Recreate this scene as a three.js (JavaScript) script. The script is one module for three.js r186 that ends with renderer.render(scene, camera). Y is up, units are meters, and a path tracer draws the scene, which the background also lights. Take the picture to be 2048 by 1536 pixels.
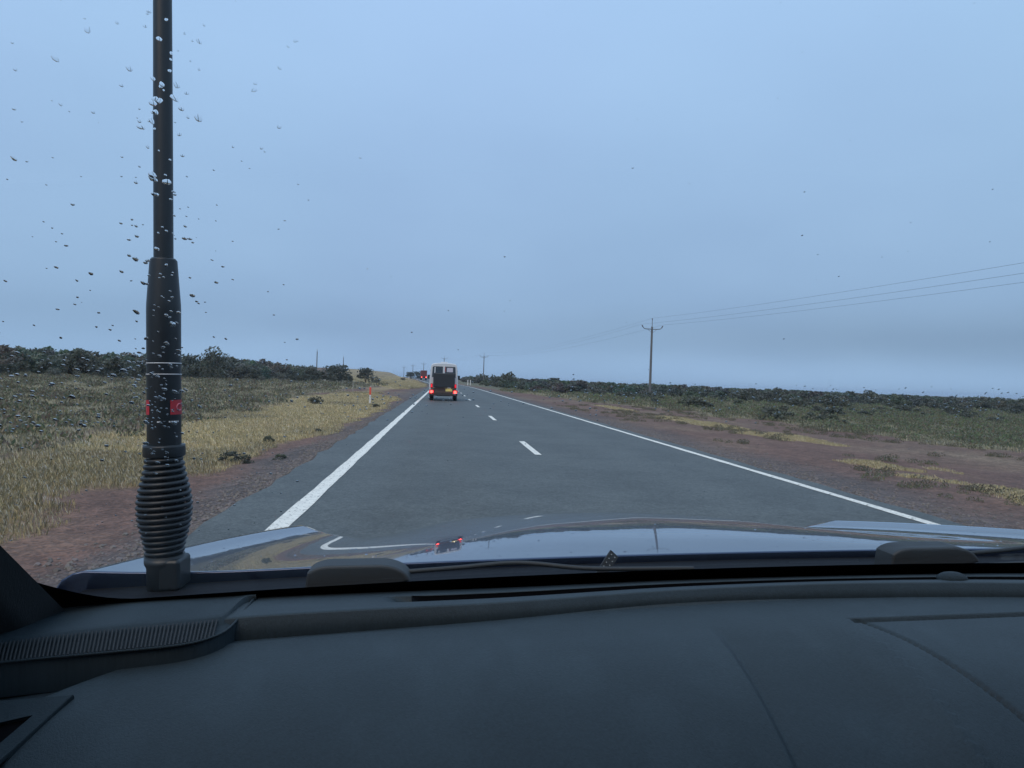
import * as THREE from 'three';
import { mergeGeometries } from 'three/addons/utils/BufferGeometryUtils.js';
import { RoundedBoxGeometry } from 'three/addons/geometries/RoundedBoxGeometry.js';
import { ImprovedNoise } from 'three/addons/math/ImprovedNoise.js';

// ---------------------------------------------------------------- camera, sky, sun, exposure
const EYE = 1.53, ROLL = 0.034;
const scene = new THREE.Scene();
const camera = new THREE.PerspectiveCamera(2 * Math.atan(768 / 1380) * 180 / Math.PI, 4 / 3, 0.05, 6000);
camera.position.set(0, EYE, 0);
camera.rotation.set(-0.00457, -0.1, ROLL, 'YXZ');

const renderer = new THREE.WebGLRenderer();
renderer.toneMapping = THREE.LinearToneMapping;
renderer.toneMappingExposure = 1.0;
renderer.shadowMap.enabled = true;

const noise = new ImprovedNoise();
const fbm = (x, y, z = 0, o = 4) => { let a = 0.5, s = 0; for (let i = 0; i < o; i++) { s += a * noise.noise(x, y, z + i * 7.3); x *= 2.03; y *= 2.03; a *= 0.5; } return s; };
const mix = (a, b, t) => a + (b - a) * t;
const clamp = (x, a = 0, b = 1) => Math.min(b, Math.max(a, x));
const sstep = (a, b, x) => { const t = clamp((x - a) / (b - a)); return t * t * (3 - 2 * t); };
function rng(seed) { let a = seed >>> 0; return () => { a = (a + 0x6D2B79F5) | 0; let t = Math.imul(a ^ (a >>> 15), 1 | a); t = (t + Math.imul(t ^ (t >>> 7), 61 | t)) ^ t; return ((t ^ (t >>> 14)) >>> 0) / 4294967296; }; }

// overcast sky: rain cloud, a little paler towards the zenith, soft cloud mottling, a paler strip of clear air low down
{
  const W = 1024, Hh = 512, d = new Float32Array(W * Hh * 4);
  for (let j = 0; j < Hh; j++) for (let i = 0; i < W; i++) {
    const el = ((j + 0.5) / Hh - 0.5) * Math.PI, az = ((i + 0.5) / W - 0.5) * 2 * Math.PI;
    const y = Math.max(0, Math.sin(el)), ce = Math.cos(el), X = Math.cos(az) * ce, Z = Math.sin(az) * ce;
    const g = 0.84 + 0.80 * y - 0.03 * X;
    const q = 1 / (y + 0.22);
    const cl = fbm(X * q * 0.9 + 3.1, Z * q * 0.9, 1.7, 5);
    const deg = el * 180 / Math.PI;
    const low = fbm(az * 2.2 + 0.4, deg * 0.10, 4.4, 3), east = sstep(-1.75, -0.75, az) * (1 - sstep(0.2, 1.4, az));
    const strip = Math.exp(-Math.pow((deg - 1.2) / 1.5, 2)) * (0.10 + 0.10 * low + 0.06 * east);
    const bank = -Math.exp(-Math.pow((deg - 4.0 - 2 * low) / 2.0, 2)) * (0.03 + 0.11 * east * (1 + low));
    let L = g * (1 + 0.13 * cl + strip + bank);
    const k = (j * W + i) * 4, grey = clamp(0.12 * cl + bank * -0.5, -0.1, 0.2);
    d[k] = 0.345 * L * (1 + 0.10 * grey); d[k + 1] = 0.520 * L * (1 + 0.05 * fbm(X * 1.3 + 0.7, Z * 1.3 + 2.1, y * 1.5 + 6, 3)); d[k + 2] = 0.765 * L * (1 - 0.25 * grey); d[k + 3] = 1;
  }
  const t = new THREE.DataTexture(d, W, Hh, THREE.RGBAFormat, THREE.FloatType);
  t.mapping = THREE.EquirectangularReflectionMapping; t.magFilter = THREE.LinearFilter; t.needsUpdate = true;
  scene.background = t; scene.environment = t;
}
const sun = new THREE.DirectionalLight(0xffe6c8, 1.45);
sun.position.set(-35, 90, 35); sun.target.position.set(0, 0, -30); sun.castShadow = true; sun.shadow.radius = 80;
Object.assign(sun.shadow.camera, { left: -120, right: 120, top: 120, bottom: -120, near: 1, far: 400 });
sun.shadow.mapSize.set(2048, 2048);
scene.add(sun, sun.target);
scene.fog = new THREE.FogExp2(0xc6d6ea, 0.0002);

// ---------------------------------------------------------------- helpers
const RGB = (r, g, b) => new THREE.Color().setRGB(r, g, b);
const std = (c, roughness = 0.8, o = {}) => new THREE.MeshStandardMaterial({ color: Array.isArray(c) ? RGB(...c) : c, roughness, ...o });
const phys = (c, roughness, o = {}) => new THREE.MeshPhysicalMaterial({ color: Array.isArray(c) ? RGB(...c) : c, roughness, ...o });
const taken = {};
function numbered(n) { const k = taken[n] = (taken[n] ?? -1) + 1; return k ? `${n}_${String(k).padStart(3, '0')}` : n; }
function mesh(name, geo, mat, parent) {
  if (Array.isArray(geo)) geo = mergeGeometries(geo.map(g => { const q = g.index ? g.toNonIndexed() : g; for (const a of Object.keys(q.attributes)) if (!['position', 'normal', 'uv'].includes(a)) q.deleteAttribute(a); return q; }));
  const m = new THREE.Mesh(geo, mat); m.name = parent ? name : numbered(name); m.castShadow = m.receiveShadow = true;
  (parent ?? scene).add(m); return m;
}
function thing(name, label, category, pos = [0, 0, 0], turn = 0, group) {
  const g = new THREE.Group(); g.name = numbered(name); g.position.set(...pos); g.rotation.y = turn;
  g.userData = { label, category }; if (group) g.userData.group = group; scene.add(g); return g;
}
const kind = (o, k, label) => { o.userData.kind = k; if (label) o.userData.label = label; return o; };
function grid(nu, nv, f, uvf) {                                     // f(u, v) -> [x, y, z]
  const p = [], uv = [], ix = [];
  for (let j = 0; j <= nv; j++) for (let i = 0; i <= nu; i++) { const q = f(i / nu, j / nv); p.push(...q); const t = uvf ? uvf(i / nu, j / nv, q) : [q[0], q[2]]; uv.push(...t); }
  for (let j = 0; j < nv; j++) for (let i = 0; i < nu; i++) { const a = j * (nu + 1) + i, b = a + 1, c = a + nu + 1, e = c + 1; ix.push(a, b, e, a, e, c); }
  const g = new THREE.BufferGeometry(); g.setAttribute('position', new THREE.Float32BufferAttribute(p, 3)); g.setAttribute('uv', new THREE.Float32BufferAttribute(uv, 2)); g.setIndex(ix); g.computeVertexNormals(); return g;
}
function box(w, h, d, x, y, z, r = 0) { const g = r ? new RoundedBoxGeometry(w, h, d, 3, r) : new THREE.BoxGeometry(w, h, d); g.translate(x, y, z); return g; }
function rod(a, b, r0, r1 = r0, n = 8) {
  const A = new THREE.Vector3(...a), B = new THREE.Vector3(...b), L = A.distanceTo(B);
  const g = new THREE.CylinderGeometry(r1, r0, L, n); g.translate(0, L / 2, 0);
  g.applyQuaternion(new THREE.Quaternion().setFromUnitVectors(new THREE.Vector3(0, 1, 0), B.clone().sub(A).normalize())); g.translate(...a); return g;
}
function tube(pts, r, seg = 24, n = 6) { return new THREE.TubeGeometry(new THREE.CatmullRomCurve3(pts.map(p => new THREE.Vector3(...p))), seg, r, n); }
function tex(size, f, repeat = 1, srgb = true) {
  const d = new Uint8Array(size * size * 4);
  for (let j = 0; j < size; j++) for (let i = 0; i < size; i++) { const c = f(i / size, j / size), k = (j * size + i) * 4; for (let q = 0; q < 3; q++) d[k + q] = clamp(Array.isArray(c) ? c[q] : c) * 255; d[k + 3] = 255; }
  const t = new THREE.DataTexture(d, size, size); t.wrapS = t.wrapT = THREE.RepeatWrapping; t.magFilter = THREE.LinearFilter; t.repeat.set(repeat, repeat); if (srgb) t.colorSpace = THREE.SRGBColorSpace; t.needsUpdate = true; return t;
}
// seamless noise on the unit tile
function tileNoise(seed, n) { const r = rng(seed), v = Float32Array.from({ length: n * n }, () => r()); return (x, y) => { x = ((x % 1) + 1) % 1 * n; y = ((y % 1) + 1) % 1 * n; const i = Math.floor(x), j = Math.floor(y), a = x - i, b = y - j, s = a * a * (3 - 2 * a), t = b * b * (3 - 2 * b), V = (p, q) => v[(q % n) * n + (p % n)]; return mix(mix(V(i, j), V(i + 1, j), s), mix(V(i, j + 1), V(i + 1, j + 1), s), t); }; }

// ---------------------------------------------------------------- the lie of the land
const roadShift = z => { const D = -z; if (D < 100) return 0; if (D < 330) return -6.5 * ((D - 100) / 170) ** 2; return -6.5 * (230 / 170) ** 2 - 13 * 230 / 170 / 170 * (D - 330); };
const roadY = z => 1.6 * sstep(210, 420, -z) - 1.0 * sstep(500, 700, -z);
const ROAD_L = -2.32, ROAD_R = 6.22;
function land(x, z) {
  const D = -z, u = x - roadShift(z);
  const off = u < ROAD_L ? ROAD_L - u : u > ROAD_R ? u - ROAD_R : 0;
  const t = sstep(1.5, 9, off);
  let n = 0.35 * fbm(x * 0.03, z * 0.03, 2.5, 4) + 0.10 * fbm(x * 0.25, z * 0.25, 8.1, 3);
  if (u > ROAD_R) n += -0.0075 * Math.max(0, u - 14) * (1 - 0.5 * sstep(120, 500, u)) - 0.15;
  else n += -0.12 * sstep(2, 6, off) + 0.45 * sstep(25, 120, off);
  n += 4.4 * Math.exp(-(((x + 62) / 48) ** 2) - (((z + 420) / 120) ** 2));
  const far = sstep(700, 1600, Math.hypot(x, z));
  return mix(roadY(z) - 0.03 - 0.07 * sstep(0.05, 1.2, off) + (off > 0 ? 0.02 * fbm(x * 2, z * 2, 3, 2) : 0), n + roadY(z) * 0.8 * (1 - sstep(40, 120, off)), t) * (1 - far) - far * 3.0;
}

// ---------------------------------------------------------------- ground sheet
const xs = [], zs = [];
{ for (let x = -14; x <= 24; x += 0.2) xs.push(x); let s = 0.22; for (let x = -14 - s; x > -3000; x -= s) { xs.unshift(x); s *= 1.075; } s = 0.22; for (let x = 24 + s; x < 3000; x += s) { xs.push(x); s *= 1.075; }
  for (let z = 6; z > -26; z -= 0.25) zs.push(z); s = 0.25; for (let z = -26; z > -3200; z -= s) { zs.push(z); s *= 1.016; } s = 0.5; for (let z = 6 + s; z < 400; z += s) { zs.unshift(z); s *= 1.4; } }
const dirt = [0.185, 0.102, 0.074], gravel = [0.125, 0.105, 0.098], straw = [0.52, 0.395, 0.20], olive = [0.19, 0.168, 0.10], green = [0.15, 0.148, 0.085], pale = [0.27, 0.215, 0.135];
// how much dry grass / green cover grows at a place, 0..1
function strawAt(x, z) {
  const D = -z, u = x - roadShift(z);
  const n = fbm(x * 0.35, z * 0.12, 5.5, 4), m = fbm(x * 1.1, z * 0.5, 1.2, 3);
  if (u < 0) {
    const near = mix(-3.9, -2.7, sstep(10, 24, D)) - 2.6 * sstep(48, 66, D) * (1 - sstep(85, 125, D)), far = mix(-7.5, -9.0, sstep(8, 40, D)) - 30 * sstep(90, 320, D);
    return sstep(0.2, 1.3, near - u + n * 1.6 + m * 1.2) * sstep(-1.2, 1.6, u - far + n * 5);
  }
  const a = 11.2 + 1.2 * Math.sin(z * 0.16) + 0.5 * n;
  return sstep(0.05, 0.35, 0.22 + n * 0.9 + m * 0.4) * Math.exp(-(((u - a) / 0.85) ** 2)) * (1 - sstep(26, 40, D)) + 0.8 * sstep(0.1, 0.4, n + 0.1) * Math.exp(-(((u - 12.3) / 0.5) ** 2)) * (1 - sstep(45, 70, D));
}
function greenAt(x, z) {
  const D = -z, u = x - roadShift(z), n = fbm(x * 0.2, z * 0.12, 9.5, 4);
  if (u > 0) return sstep(-0.6, 1.8, u - mix(17.5, 8.5, sstep(25, 130, D)) + n * 5);
  return sstep(-1, 2.2, mix(-7.6, -10, sstep(8, 60, D)) - u + n * 3.5) * (1 - 0.75 * sstep(200, 330, D));
}
{
  const p = [], c = [], uv = [], ix = [], nx = xs.length, nz = zs.length;
  for (const z of zs) for (const x of xs) {
    p.push(x, land(x, z), z); uv.push(x, z);
    const u = x - roadShift(z), off = u < 0 ? ROAD_L - u : u - ROAD_R;
    const pat = fbm(x * 0.5, z * 0.35, 3.3, 4), pat2 = fbm(x * 0.11, z * 0.07, 6.6, 3);
    let k = dirt.map((v, i) => mix(v, pale[i], clamp(0.04 + 0.9 * pat2 + 0.5 * pat)) * (1 + 0.35 * pat));
    const gv = 1 - sstep(0.25, u < 0 ? 1.0 + 2.6 * sstep(48, 66, -z) * (1 - sstep(85, 125, -z)) : 2.6, off + pat * 1.4); k = k.map((v, i) => mix(v, gravel[i] * (1 + 0.4 * pat), gv * 0.85));
    const st = strawAt(x, z) * (0.82 + 0.4 * pat); k = k.map((v, i) => mix(v, straw[i] * (0.8 + 0.5 * pat2 + 0.3 * pat), clamp(st * 0.9)));
    const gr = greenAt(x, z); const gc = u > 0 ? green : olive; k = k.map((v, i) => mix(v, mix(gc[i], pale[i], clamp(0.05 + pat * 0.55)), gr * 0.92));
    c.push(...k.map(v => clamp(v, 0.01, 0.6)));
  }
  for (let j = 0; j < nz - 1; j++) for (let i = 0; i < nx - 1; i++) { const a = j * nx + i, b = a + 1, e = a + nx, f = e + 1; ix.push(a, b, f, a, f, e); }
  const g = new THREE.BufferGeometry(); g.setAttribute('position', new THREE.Float32BufferAttribute(p, 3)); g.setAttribute('color', new THREE.Float32BufferAttribute(c, 3)); g.setAttribute('uv', new THREE.Float32BufferAttribute(uv, 2)); g.setIndex(ix.reverse()); g.computeVertexNormals();
  if (g.attributes.normal.getY(Math.floor(nx * nz / 2)) < 0) { g.setIndex(ix.reverse()); g.computeVertexNormals(); }
  const n1 = tileNoise(11, 128), n2 = tileNoise(12, 32), n3 = tileNoise(13, 300);
  const detail = tex(1024, (u, v) => 0.62 + 0.22 * n1(u, v) + 0.18 * n2(u, v) + 0.22 * (n3(u, v) - 0.5), 0.17);
  const bump = tex(1024, (u, v) => 0.4 * n1(u, v) + 0.3 * n2(u, v) + 0.3 * n3(u, v), 0.17, false);
  kind(mesh('ground', g, std([1.25, 1.25, 1.25], 0.95, { vertexColors: true, map: detail, bumpMap: bump, bumpScale: 0.05 })), 'structure', 'red dirt and scrubby ground on both sides of the road');
}

// ---------------------------------------------------------------- road and its painted lines
function roadStrip(u0, u1, z0, z1, dy, step, cols = 1, jag = 0) {
  const n = Math.max(1, Math.ceil((z0 - z1) / step));
  return grid(cols, n, (a, b) => { const z = mix(z0, z1, b); let u = mix(u0, u1, a); if (jag && (a === 0 || a === 1)) u += jag * fbm(z * 0.9, a * 5, 4.2, 4); return [u + roadShift(z), roadY(z) + dy, z]; }, (a, b, q) => [q[0] - roadShift(q[2]), q[2]]);
}
{
  const road = new THREE.Group(); road.name = 'road'; kind(road, 'structure', 'two lane grey asphalt highway bending left in the distance'); scene.add(road);
  const a1 = tileNoise(21, 512), a2 = tileNoise(22, 64), a3 = tileNoise(23, 9), a4 = tileNoise(24, 220);
  const at = tex(2048, (u, v) => { const s = a1(u, v), agg = a4(u, v); return 0.335 + 0.09 * (s - 0.5) + 0.09 * (agg - 0.5) + 0.045 * (a2(u, v) - 0.5) + 0.04 * (a3(u, v) - 0.5); }, 0.2);
  const ab = tex(1024, (u, v) => 0.6 * a1(u, v) + 0.4 * a4(u, v), 0.2, false);
  // chip seal: polished wheel paths along the lane differ in tone from the rest
  const g = roadStrip(ROAD_L, ROAD_R, 30, -900, 0, 0.6, 48, 0.22), P = g.attributes.position, C = [];
  for (let i = 0; i < P.count; i++) {
    const z = P.getZ(i), u = P.getX(i) - roadShift(z), w = c => Math.exp(-(((u - c - 0.08 * fbm(z * 0.03, c, 2, 2)) / 0.34) ** 2));
    const wheel = w(-0.5) + w(1.05) + w(3.1) + w(4.7), n = fbm(u * 0.7, z * 0.06, 5.1, 3);
    const tone = 0.98 - 0.06 * wheel + 0.13 * n, warm = 0.03 * (w(0.3) + w(-0.5));
    C.push(tone * (1 + warm), tone, tone * (1 - warm));
  }
  g.setAttribute('color', new THREE.Float32BufferAttribute(C, 3));
  mesh('asphalt', g, std([0.86, 0.94, 0.88], 0.66, { map: at, vertexColors: true, bumpMap: ab, bumpScale: 0.004 }), road);
  const l1 = tileNoise(31, 128), l2 = tileNoise(32, 16), l3 = tileNoise(33, 40);
  const worn = tex(512, (u, v) => { const h = l3(u, v); return h > 0.88 ? 0.42 : 0.91 + 0.1 * (l1(u, v) - 0.5) + 0.08 * (l2(u, v) - 0.5); }, 1.1);
  const paint = std([1, 0.95, 0.83], 0.6, { map: worn });
  mesh('edge_line', roadStrip(-1.665, -1.47, 20, -880, 0.005, 0.35, 2, 0.03), paint, road);
  mesh('edge_line', roadStrip(5.76, 5.91, 20, -880, 0.005, 0.35, 2, 0.03), paint, road);
  for (let k = 0; k < 30; k++) { const z0 = -14.3 - 12.0 * (k - 1); mesh('centre_dash', roadStrip(1.97, 2.11, z0, z0 - 3.1, 0.005, 0.5, 2, 0.012), paint, road); }
}

// ---------------------------------------------------------------- leaves and plants
const leafMat = () => phys([1, 1, 1], 0.9, { vertexColors: true, side: THREE.DoubleSide, transmission: 0.45, thickness: 0 });
const M = { leaf: leafMat(), bark: std([0.13, 0.10, 0.08], 0.9), wood: std([0.16, 0.15, 0.14], 0.85) };
function leaves(list) {                                             // list of [x,y,z,size,color,normalbias]
  const n = list.length, p = new Float32Array(n * 12), c = new Float32Array(n * 12), nn = new Float32Array(n * 12), ix = new Uint32Array(n * 6), r = rng(n * 7 + 3);
  const A = new THREE.Vector3(), B = new THREE.Vector3(), Nn = new THREE.Vector3();
  list.forEach(([x, y, z, s, col, asp = 0.45, up = 0], i) => {
    A.set(r() - 0.5, r() - 0.5 + up, r() - 0.5).normalize(); B.set(r() - 0.5, r() - 0.5, r() - 0.5).cross(A).normalize(); Nn.crossVectors(A, B).normalize(); if (Nn.y < 0) { B.negate(); Nn.negate(); }
    const q = [A.clone().multiplyScalar(-s), B.clone().multiplyScalar(s * asp), A.clone().multiplyScalar(s), B.clone().multiplyScalar(-s * asp)];
    q.forEach((v, k) => { p.set([x + v.x, y + v.y, z + v.z], i * 12 + k * 3); c.set(col, i * 12 + k * 3); nn.set([Nn.x, Nn.y, Nn.z], i * 12 + k * 3); });
    const b = i * 4; ix.set([b, b + 2, b + 1, b, b + 3, b + 2], i * 6);
  });
  const g = new THREE.BufferGeometry(); g.setAttribute('position', new THREE.BufferAttribute(p, 3)); g.setAttribute('normal', new THREE.BufferAttribute(nn, 3)); g.setAttribute('color', new THREE.BufferAttribute(c, 3)); g.setIndex(new THREE.BufferAttribute(ix, 1)); return g;
}
function crownOf(seed, { h, w, base, clumps, per, leaf, tint, flat = 1, spread = 0.8 }) {
  const r = rng(seed), L = [], C = [];
  for (let k = 0; k < clumps; k++) {
    const a = r() * 6.283, q = Math.sqrt(r()) * spread, t = r();
    const prof = Math.sqrt(Math.max(0, 1 - ((t - 0.45) / 0.62) ** 2));
    C.push([Math.cos(a) * q * w / 2 * prof, base + (h - base) * (0.1 + 0.8 * t) * (1 - 0.12 * q), Math.sin(a) * q * w / 2 * prof, (0.12 + 0.13 * r()) * Math.min(w, h) * 1.1, 0.75 + 0.5 * r()]);
  }
  for (const [cx, cy, cz, cr, ct] of C) for (let i = 0; i < per; i++) {
    const d = new THREE.Vector3(r() - 0.5, r() - 0.5, r() - 0.5).normalize().multiplyScalar(cr * (0.45 + 0.55 * Math.sqrt(r())));
    const y = cy + d.y * 0.75 * flat; if (y < 0.03) continue;
    const k = ct * (0.75 + 0.5 * r()); L.push([cx + d.x, y, cz + d.z, leaf * (0.6 + 0.8 * r()), tint.map((v, j) => v * k * (1 + (j === 0 ? 0.25 : j === 2 ? -0.15 : 0) * (r() - 0.4)))]);
  }
  return { geo: leaves(L), C };
}
function trunkOf(seed, C, h, r0, stems) {
  const r = rng(seed), gs = [], S = [];
  for (let s = 0; s < stems; s++) { const a = r() * 6.283, b = [Math.cos(a) * h * 0.12 * (0.5 + r()), h * (0.45 + 0.15 * r()), Math.sin(a) * h * 0.12 * (0.5 + r())]; const m = [b[0] * 0.35 + 0.06 * (r() - 0.5), b[1] * 0.5, b[2] * 0.35 + 0.06 * (r() - 0.5)]; gs.push(rod([b[0] * 0.1, -0.25, b[2] * 0.1], m, r0, r0 * 0.75, 6), rod(m, b, r0 * 0.75, r0 * 0.5, 6)); S.push(b, m); }
  for (let k = 0; k < Math.min(C.length, 9); k++) { const t = C[k], b = S.reduce((p, q) => Math.hypot(p[0] - t[0], p[1] - t[1], p[2] - t[2]) < Math.hypot(q[0] - t[0], q[1] - t[1], q[2] - t[2]) ? p : q); gs.push(rod(b, t.slice(0, 3), r0 * 0.45, r0 * 0.15, 5)); }
  return gs;
}
const TINT = { mallee: [0.085, 0.092, 0.058], grey: [0.12, 0.128, 0.095], dark: [0.062, 0.072, 0.046], salt: [0.105, 0.118, 0.068], fresh: [0.11, 0.13, 0.06] };
function plantKind(seed, o) { const { geo, C } = crownOf(seed, o); const tr = trunkOf(seed + 9, C, o.h, o.trunk ?? 0.09, o.stems ?? 3); return { crown: geo, trunk: mergeGeometries(tr.map(g => g.toNonIndexed())) }; }
const treeKinds = [
  plantKind(101, { h: 4.0, w: 5.2, base: 0.3, clumps: 30, per: 30, leaf: 0.26, tint: TINT.mallee }),
  plantKind(102, { h: 4.6, w: 4.4, base: 0.5, clumps: 26, per: 32, leaf: 0.26, tint: TINT.dark }),
  plantKind(103, { h: 3.2, w: 4.8, base: 0.2, clumps: 28, per: 28, leaf: 0.25, tint: TINT.grey }),
  plantKind(104, { h: 3.6, w: 3.6, base: 0.25, clumps: 22, per: 32, leaf: 0.24, tint: TINT.mallee }),
  plantKind(105, { h: 4.2, w: 6.0, base: 0.4, clumps: 34, per: 28, leaf: 0.27, tint: TINT.dark, spread: 0.9 }),
];
const bushKinds = [
  plantKind(201, { h: 1.7, w: 2.8, base: 0.05, clumps: 20, per: 34, leaf: 0.14, tint: TINT.dark, trunk: 0.04 }),
  plantKind(202, { h: 2.2, w: 2.6, base: 0.1, clumps: 20, per: 34, leaf: 0.15, tint: TINT.mallee, trunk: 0.05 }),
  plantKind(203, { h: 1.3, w: 2.4, base: 0.02, clumps: 18, per: 32, leaf: 0.12, tint: TINT.salt, trunk: 0.03 }),
  plantKind(204, { h: 1.9, w: 3.4, base: 0.05, clumps: 24, per: 32, leaf: 0.15, tint: TINT.grey, trunk: 0.04 }),
];
const smallKinds = [
  plantKind(301, { h: 0.55, w: 0.9, base: 0.01, clumps: 16, per: 34, leaf: 0.05, tint: TINT.dark, trunk: 0.012 }),
  plantKind(302, { h: 0.42, w: 0.8, base: 0.01, clumps: 16, per: 34, leaf: 0.045, tint: TINT.salt, trunk: 0.012 }),
  plantKind(303, { h: 0.75, w: 1.2, base: 0.02, clumps: 20, per: 32, leaf: 0.06, tint: TINT.mallee, trunk: 0.015 }),
];
function plant(name, label, category, k, x, z, sx = 1, sy = sx, turn = 0, group) {
  const t = thing(name, label, category, [x, land(x, z) - 0.03, z], turn, group); t.scale.set(sx, sy, sx);
  mesh('trunk', k.trunk, M.bark, t); mesh('crown', k.crown, M.leaf, t); return t;
}

// ---------------------------------------------------------------- scrub left of the road
{
  const r = rng(501), G = 'scrub trees of the tree line left of the road';
  // an edge line from far left, near, to the end of the line by the mound; trees stand on it and in rows behind it
  const edge = [[-62, -72], [-52, -80], [-45, -94], [-38.5, -108], [-31, -126], [-25, -146], [-22, -164]];
  const at = t => { const f = clamp(t) * (edge.length - 1), i = Math.min(edge.length - 2, Math.floor(f)), a = f - i; return [mix(edge[i][0], edge[i + 1][0], a), mix(edge[i][1], edge[i + 1][1], a)]; };
  let n = 0;
  for (let row = 0; row < 4; row++) for (let k = 0; k < 34; k++) {
    const t = (k + 0.5 * (row % 2) + 0.7 * (r() - 0.5)) / 33.5; if (t > 1 || t < 0) continue;
    const [x0, z0] = at(t); const x = x0 - row * 6.0 + (r() - 0.5) * 4.5, z = z0 - row * 7 + (r() - 0.5) * 5;
    const s = (0.6 + 0.62 * r() * r()) * [0.55, 0.85, 0.95, 1.05][row];
    if (r() < [0.3, 0.2, 0.15, 0.1][row]) continue;
    const where = x / -z < -0.47 ? 'at far left' : x / -z < -0.36 ? 'left of and behind the antenna' : x / -z < -0.30 ? 'right of the antenna' : x / -z < -0.2 ? 'before the timber pole' : 'near its right end';
    plant('scrub_tree', `${['knee high front row', 'second row', 'third row', 'back row'][row].replace('knee high ', 'low ')} tree of the left scrub line ${where}`, 'tree', treeKinds[Math.floor(r() * 5)], x, z, s * (0.8 + 0.3 * r()), s, r() * 6.28, G); n++;
  }
  const tall = plantKind(131, { h: 6.9, w: 6.4, base: 0.6, clumps: 46, per: 34, leaf: 0.27, tint: TINT.mallee });
  plant('scrub_tree', 'tallest round-crowned tree rising above the left tree line', 'tree', tall, -37.5, -118, 0.74, 0.82, 0.6);
  plant('scrub_tree', 'broad dark tree near the right end of the left tree line', 'tree', treeKinds[4], -23.6, -160, 1.0, 1.0, 1.1);
  plant('scrub_tree', 'round tree ending the left tree line beside the grassy rise', 'tree', treeKinds[1], -18.4, -168, 0.98, 0.88, 2.2);
  plant('scrub_tree', 'paler bush at the very end of the left tree line', 'tree', treeKinds[2], -15.6, -164, 0.55, 0.55, 0.3);
  plant('scrub_tree', 'low dark tree just left of the timber pole in the tree line', 'tree', treeKinds[0], -28, -152, 0.85, 0.86, 4);
  plant('scrub_tree', 'reddish olive bush directly behind the antenna in the tree line', 'tree', treeKinds[3], -40, -90, 0.95, 0.85, 4);
  // scrub that reads as one mass behind and between the trees
  const im = new THREE.InstancedMesh(treeKinds[2].crown, M.leaf, 420); im.name = 'scrub_mass'; kind(im, 'stuff', 'dense far scrub behind the left tree line'); im.userData.category = 'scrub';
  const m = new THREE.Matrix4(), q = new THREE.Quaternion(), up = new THREE.Vector3(0, 1, 0);
  for (let k = 0; k < 420; k++) { const t = r(), [x0, z0] = at(t), b = 12 + 110 * r() * r(), x = x0 - b * 0.75 - (r()) * 8, z = z0 - b * 0.8, s = 0.9 + 0.6 * r(); q.setFromAxisAngle(up, r() * 6.28); im.setMatrixAt(k, m.compose(new THREE.Vector3(x, land(x, z) - 0.1, z), q, new THREE.Vector3(s * 1.1, s * (0.8 + 0.3 * r()), s * 1.1))); im.setColorAt(k, RGB(0.7 + 0.4 * r(), 0.75 + 0.35 * r(), 0.7 + 0.3 * r())); }
  im.castShadow = im.receiveShadow = true; scene.add(im);
}
// low single shrubs on the left verge, each told apart
plant('verge_shrub', 'dark green clump on the red dirt, largest near the antenna', 'shrub', smallKinds[0], -3.72, -12.9, 0.62, 0.42, 0.4);
plant('verge_shrub', 'smaller dark tuft touching the right side of the largest clump', 'shrub', smallKinds[0], -3.45, -12.75, 0.34, 0.36, 1.4);
plant('verge_shrub', 'small olive tuft where the dry grass meets the dirt', 'shrub', smallKinds[1], -3.95, -16.4, 0.42, 0.5, 2.0);
plant('verge_shrub', 'small dark tuft alone on the dirt close to the road edge', 'shrub', smallKinds[1], -2.98, -13.2, 0.42, 0.32, 3.0);
plant('verge_shrub', 'little tuft on the dirt halfway to the marker post', 'shrub', smallKinds[0], -3.4, -19.5, 0.35, 0.3, 4.0);
plant('verge_shrub', 'round dark bush standing alone in the pale dry grass', 'shrub', smallKinds[2], -6.7, -37.8, 0.78, 0.72, 1.0);
plant('verge_shrub', 'dark tuft in the grass below the orange topped post', 'shrub', smallKinds[0], -3.35, -35.5, 0.7, 0.5, 5.0);
plant('verge_shrub', 'small dark bush on the grassy rise beside the far bend', 'shrub', smallKinds[2], -14.8, -262, 2.0, 1.5, 0.5);

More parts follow.
